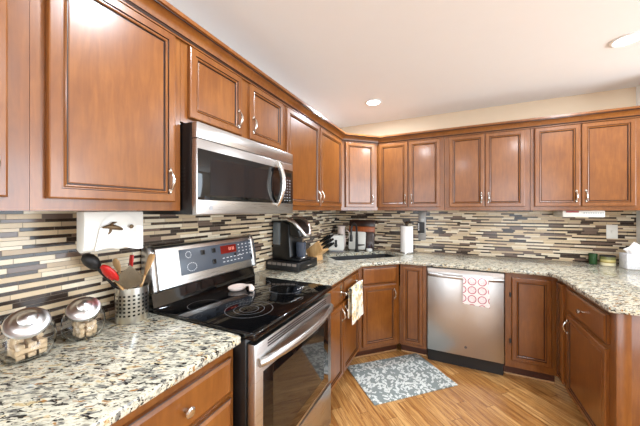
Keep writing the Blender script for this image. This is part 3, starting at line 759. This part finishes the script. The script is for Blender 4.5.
m = MB(); m.prism([(-.105, 0), (.170, 0), (.180, .016), (.170, .024), (.085, .030), (.075, .20), (.07, .30), (.02, .318), (-.02, .318), (-.02, .12), (-.105, .12)], -.088, .088, axis='y', bev=.006); m.build('body', BLACK, r, 40)
m = MB(); m.prism([(.070, .205), (.170, .190), (.186, .205), (.165, .260), (.115, .315), (.06, .338), (-.02, .338), (-.02, .3185), (.07, .305)], -.082, .082, axis='y', bev=.010); m.build('brew_head', BLACK, r, 40)
m = MB(); m.tube([(-.01, -.080, .336), (.055, -.086, .342), (.115, -.083, .322), (.165, -.066, .266), (.190, -.034, .214), (.195, 0, .206), (.190, .034, .214), (.165, .066, .266), (.115, .083, .322), (.055, .086, .342), (-.01, .080, .336)], .0145, 10); m.build('lid_handle', ALU, r, 60)
MB().lathe([(0, .032), (.036, .032), (.040, .036), (.043, .150), (.040, .150), (.037, .040), (0, .038)], 28, T(.130, 0, 0)).build('travel_cup', plain('blue_grey_gloss', sr(62, 68, 80), .15), r, 50)
MB().lathe([(.0, .0245), (.042, .0245), (.045, .027), (.04, .031), (0, .031)], 28, T(.130, 0, .0)).build('drip_tray', STEEL, r)
tk = MB().box(-.105, -.0215, -.092, .070, .1215, .310, .012, seg=3).build('water_tank', SMOKE, r, 50)
MB().box(-.107, -.0205, -.094, .072, .3105, .324, .004).build('tank_lid', BLACK, tk)
# knife block
r = thing('knife_block', 'light wood knife block between the coffee maker and the toaster', 'knife block', (.150, 2.405, CT + .0003), R(-14))
KB = RY(56)
MB().box(-.055, .055, -.05, .05, .0, .190, .006, M=T(-.03, 0, .042) @ KB).build('block', LWOOD, r)
MB().prism([(-.085, 0), (.085, 0), (.075, .085), (.03, .05), (-.02, .03), (-.085, .02)], -.045, .045, axis='y', bev=.003).build('foot', LWOOD, r)
kn = 0
for i in range(3):
    for j in range(3):
        kx = -.036 + i * .034; ky = -.034 + j * .034
        k = thing('kitchen_knife', 'black-handled knife pushed into the light wood knife block', 'knife', r.location, r.rotation_euler.z, 'knives in the block')
        M_ = T(-.03, 0, .042) @ KB @ T(kx, ky, .1905)
        MB().box(-.010, .010, -.0075, .0075, .012, .128 - .014 * i, .004, M=M_).build('handle', BLACK, k)
        MB().box(-.0075, .0075, -.005, .005, .0003, .0115, .001, M=M_).build('bolster', CHROME, k)
        m = MB()
        for q in (.04, .075): m.lathe([(.003, -.0068), (.003, .0068)], 8, M_ @ T(0, 0, q) @ RX(90))
        m.build('rivet', CHROME, k)

# ------------------------------------------------------------------ left counter: jars, utensils, towel box
def jar(x, y, rz, sc, label):
    r = thing('cookie_jar', label, 'jar', (x, y, CT + .0003), R(rz), 'glass biscuit jars')
    # round glass body, mouth tilted forward
    out = [(0, 0), (.066, 0), (.080, .008), (.092, .040), (.095, .085), (.090, .115), (.076, .140), (.070, .146)]
    inn = [(.066, .144), (.072, .138), (.085, .113), (.090, .085), (.087, .041), (.076, .013), (.06, .006), (0, .006)]
    n = 40; vs, fs = [], []
    def tilt(p, z):
        w = max(0, (z / sc - .05) / .094); w = min(1, w); return (p[0] * (1 - .26 * w) + .022 * sc * w * w, p[1], z - p[0] * .67 * w)
    prof = [(a * sc, b * sc) for a, b in out + inn]
    for q, z in prof:
        for k in range(n):
            a = 2 * math.pi * k / n; vs.append(tilt((max(q, 1e-5) * math.cos(a), max(q, 1e-5) * math.sin(a)), z))
    for i in range(len(prof) - 1):
        for k in range(n): fs.append((i * n + k, i * n + (k + 1) % n, (i + 1) * n + (k + 1) % n, (i + 1) * n + k))
    m = MB(); m.verts_faces(vs, fs); m.build('glass_body', GLASS, r, 60)
    M_ = T(.0255 * sc, 0, .1500 * sc) @ RY(42)
    lid = MB().lathe([(0, -.001), (.060 * sc, -.001), (.072 * sc, .0), (.075 * sc, .006), (.071 * sc, .011), (.060 * sc, .011), (.052 * sc, .014), (.036 * sc, .019), (0, .021)], 44, M_).build('lid', ALU, r, 50)
    MB().lathe([(.018 * sc, .020), (.018 * sc, .026), (.030 * sc, .029), (.033 * sc, .033), (.026 * sc, .038), (0, .040)], 30, M_).build('knob', ALU, lid, 60)
    return r
jar(.108, .402, -17, .75, 'glass jar with steel lid nearer the left photo edge, holding long biscuits')
jar(.100, .560, -22, .70, 'glass jar with steel lid beside the utensil crock, holding small biscuits')
def bone(l, w, h):
    m = MB(); p = []
    for cx, cy, a0, a1 in ((l / 2 - w * .3, w * .28, -30, 190), (-l / 2 + w * .3, w * .28, -10, 210), (-l / 2 + w * .3, -w * .28, 150, 370), (l / 2 - w * .3, -w * .28, 170, 390)):
        for i in range(6): a = R(a0 + (a1 - a0) * i / 5); p.append((cx + w * .3 * math.cos(a), cy + w * .3 * math.sin(a)))
    # simple capsule-bone outline, convex order
    p = [(l / 2, w * .28), (l / 2 - w * .15, w * .5), (l / 2 - w * .45, w * .42), (l / 2 - w * .7, w * .30), (-l / 2 + w * .7, w * .30), (-l / 2 + w * .45, w * .42), (-l / 2 + w * .15, w * .5), (-l / 2, w * .28), (-l / 2 + w * .08, 0), (-l / 2, -w * .28), (-l / 2 + w * .15, -w * .5), (-l / 2 + w * .45, -w * .42), (-l / 2 + w * .7, -w * .30), (l / 2 - w * .7, -w * .30), (l / 2 - w * .45, -w * .42), (l / 2 - w * .15, -w * .5), (l / 2, -w * .28), (l / 2 - w * .08, 0)]
    m.prism(p, 0, h, bev=.002); return m
first = None
lay = [(0, [-.027, 0, .027]), (90, [-.026, .0, .026]), (0, [-.027, .001, .027]), (90, [-.024, .003])]
for li, (ang, ps) in enumerate(lay):
    for q, b in enumerate(ps):
        if first is None: first = bone(.078, .022, .015).build('dog_biscuit', BISC, None, 40); o = first
        else: o = first.copy(); COL.objects.link(o)
        x, y = (0, b) if ang == 0 else (b, 0)
        o.location = (.108 + x, .402 + y, CT + .0062 + li * .0157); o.rotation_euler = (0, 0, R(ang))
        tag(o, 'long bone-shaped tan biscuit inside the jar at the left edge', 'biscuit', 'biscuits in the left jar')
first = None
for li in range(3):
    for i in range(-2, 3):
        for j in range(-2, 3):
            x, y = i * .021 + .0105 * (j % 2) - .004, j * .0195
            if math.hypot(x, y) > .039: continue
            if first is None:
                first = MB().lathe([(0, 0), (.007, 0), (.0095, .003), (.0095, .014), (.007, .017), (0, .017)], 14).build('dog_treat', BISC, None, 40); o = first
            else: o = first.copy(); COL.objects.link(o)
            o.location = (.100 + x + .004 * (li % 2), .560 + y, CT + .0062 + li * .0175)
            tag(o, 'small round tan biscuit inside the jar beside the utensil crock', 'biscuit', 'biscuits in the second jar')
# utensil crock with punched holes (dark holes pattern in the wall)
CX, CY = .100, .738
t = NT('punched_steel'); p = t.xyz(t.coords())
ang = t.math('ARCTAN2', p[1], p[0]); uu = t.math('SUBTRACT', t.math('FRACT', t.math('MULTIPLY', ang, 22 / 6.28319)), .5); vv = t.math('SUBTRACT', t.math('FRACT', t.math('DIVIDE', t.math('SUBTRACT', p[2], .026), .0165)), .5)
inb = t.math('MULTIPLY', t.math('GREATER_THAN', p[2], .026), t.math('LESS_THAN', p[2], .125))
hole_ = t.math('MULTIPLY', inb, t.math('MULTIPLY', t.math('LESS_THAN', t.math('ABSOLUTE', uu), .26), t.math('LESS_THAN', t.math('ABSOLUTE', vv), .24)))
PUNCH = t.set(Base_Color=t.mix(hole_, sr(222, 218, 210), sr(16, 14, 12)), Metallic=t.math('SUBTRACT', 1, hole_), Roughness=.3)
o = MB().lathe([(0, 0), (.060, 0), (.062, .003), (.062, .146), (.0625, .149), (.060, .149), (.0595, .004), (0, .003)], 48).build('utensil_crock', PUNCH, None, 40, (CX, CY, CT + .0003))
tag(o, 'stainless utensil crock with rows of punched square holes', 'utensil holder')
def stick(a, b, r0, r1, n=8, M=None): return [Vector(a).lerp(Vector(b), i / n) for i in range(n + 1)], [r0 + (r1 - r0) * i / n for i in range(n + 1)]
def utensil(name, label, foot, tip, hm, sm, head, flat=.45):
    """foot and tip are points relative to the crock centre; head: list of (distance past the tip, half width)"""
    f, tp = Vector(foot), Vector(tip); d = (tp - f).normalized()
    r = thing(name, label, 'utensil', (CX, CY, CT + .006)); m = MB(); p, q = stick(f, tp, .0055, .006); m.tube(p, q, 10); m.build('handle', sm, r, 60)
    m = MB(); m.tube([tp + d * a for a, _ in head], [b for _, b in head], 16, flat=flat); m.build('head', hm, r, 60); return r
utensil('ladle', 'black ladle leaning furthest left out of the utensil crock', (-.025, .047, .0), (-.030, -.115, .235), BLACKM, BLACKM, [(0, .006), (.008, .02), (.022, .034), (.045, .040), (.066, .034), (.080, .014)], .6)
utensil('spoon', 'red silicone spoon leaning left out of the utensil crock', (.012, .046, .0), (.030, -.078, .182), RED, LWOOD, [(0, .007), (.012, .020), (.03, .031), (.058, .034), (.085, .024), (.095, .008)], .4)
utensil('wooden_spoon', 'wooden spoon standing in the back of the utensil crock', (-.02, .02, .0), (-.038, -.032, .205), LWOOD, LWOOD, [(0, .006), (.012, .014), (.03, .022), (.05, .022), (.064, .010)], .4)
utensil('wooden_spatula', 'tall flat wooden spatula at the right side of the utensil crock', (.01, -.02, 0), (.020, .042, .180), LWOOD, LWOOD, [(0, .007), (.02, .012), (.045, .020), (.08, .023), (.096, .020), (.10, .012)], .25)
utensil('red_spatula', 'red-handled scraper upright in the middle of the utensil crock', (-.025, -.012, 0), (-.030, .010, .215), RED, RED, [(0, .007), (.01, .013), (.04, .015), (.06, .013)], .4)
r = thing('slotted_turner', 'steel turner with a broad blade leaning in the utensil crock', 'utensil', (CX, CY, CT + .006))
m = MB(); p, q = stick((.030, .038, 0), (.052, -.004, .150), .004, .004); m.tube(p, q, 10); m.build('handle', CHROME, r)
dvec = Vector((.02, -.62, .60)).normalized(); side = Vector((.30, .75, .60)).normalized(); side = (side - dvec * side.dot(dvec)).normalized(); nn = dvec.cross(side)
Mx = Matrix((side, dvec, nn)).transposed().to_4x4(); Mx.translation = Vector((.054, -.004, .152))
m = MB(); m.prism([(-.018, 0), (.018, 0), (.038, .02), (.040, .10), (-.040, .10), (-.038, .02)], -.001, .001, M=Mx, bev=.0004); m.build('blade', plain('turner_steel', sr(138, 124, 108), .16, 1), r, 20)
# white towel box under the left upper cabinet
r = thing('paper_towel_box', 'white metal box holder with a bronze bird ornament under the left upper cabinet', 'holder', (.020, .512, 1.2325))
m = MB(); m.prism([(.135, .020), (.16, .008), (.185, .018), (.19, .034), (.19, .160), (.135, .160)], 0, .208, axis='y', bev=.006); m.build('case', WHITE, r, 40)
m = MB(); m.lathe([(.0, 0), (.066, 0), (.070, .003), (.058, .006), (.0, .006)], 40, T(.190, .115, .085) @ RY(90)); m.build('embossed_disc', WHITE, r, 40)
m = MB(); vs = []; n = 16
for k in range(n + 1):
    y = .045 + .155 * k / n; top_ = .098 + .004 * math.sin(k); zb = .016 + .010 * math.sin(k / n * 5)
    for z in (top_, zb): vs.append((.1975 + .004 * math.sin(k / n * 6), y - (.016 if z == zb and k < 4 else 0), z))
    for z in (top_, zb): vs.append((.1990 + .004 * math.sin(k / n * 6), y - (.016 if z == zb and k < 4 else 0), z))
fs = []
for k in range(n):
    a = k * 4; b = a + 4; fs += [(a, a + 1, b + 1, b), (a + 2, b + 2, b + 3, a + 3), (a, b, b + 2, a + 2), (a + 1, a + 3, b + 3, b + 1)]
fs += [(0, 2, 3, 1), (n * 4, n * 4 + 1, n * 4 + 3, n * 4 + 2)]
m.verts_faces(vs, fs); m.build('paper_sheet', PAPER, r, 50)
m = MB(); X = .204
m.tube([(X, 0.050, .100), (X + .004, 0.065, .103), (X + .006, 0.085, .100), (X + .006, 0.105, .094), (X + .004, 0.115, .090)], [.003, .007, .010, .007, .004], 10)
m.tube([(X + .004, 0.073, .104), (X, 0.085, .116), (X, 0.097, .118)], [.006, .005, .002], 8); m.tube([(X + .004, 0.077, .097), (X, 0.075, .082), (X, 0.069, .074)], [.005, .004, .002], 8)
m.sphere((X + .002, 0.150, .100), .008, .6, 1, 1); m.build('ornament', plain('aged_bronze', sr(104, 84, 60), .4, .6), r, 50)
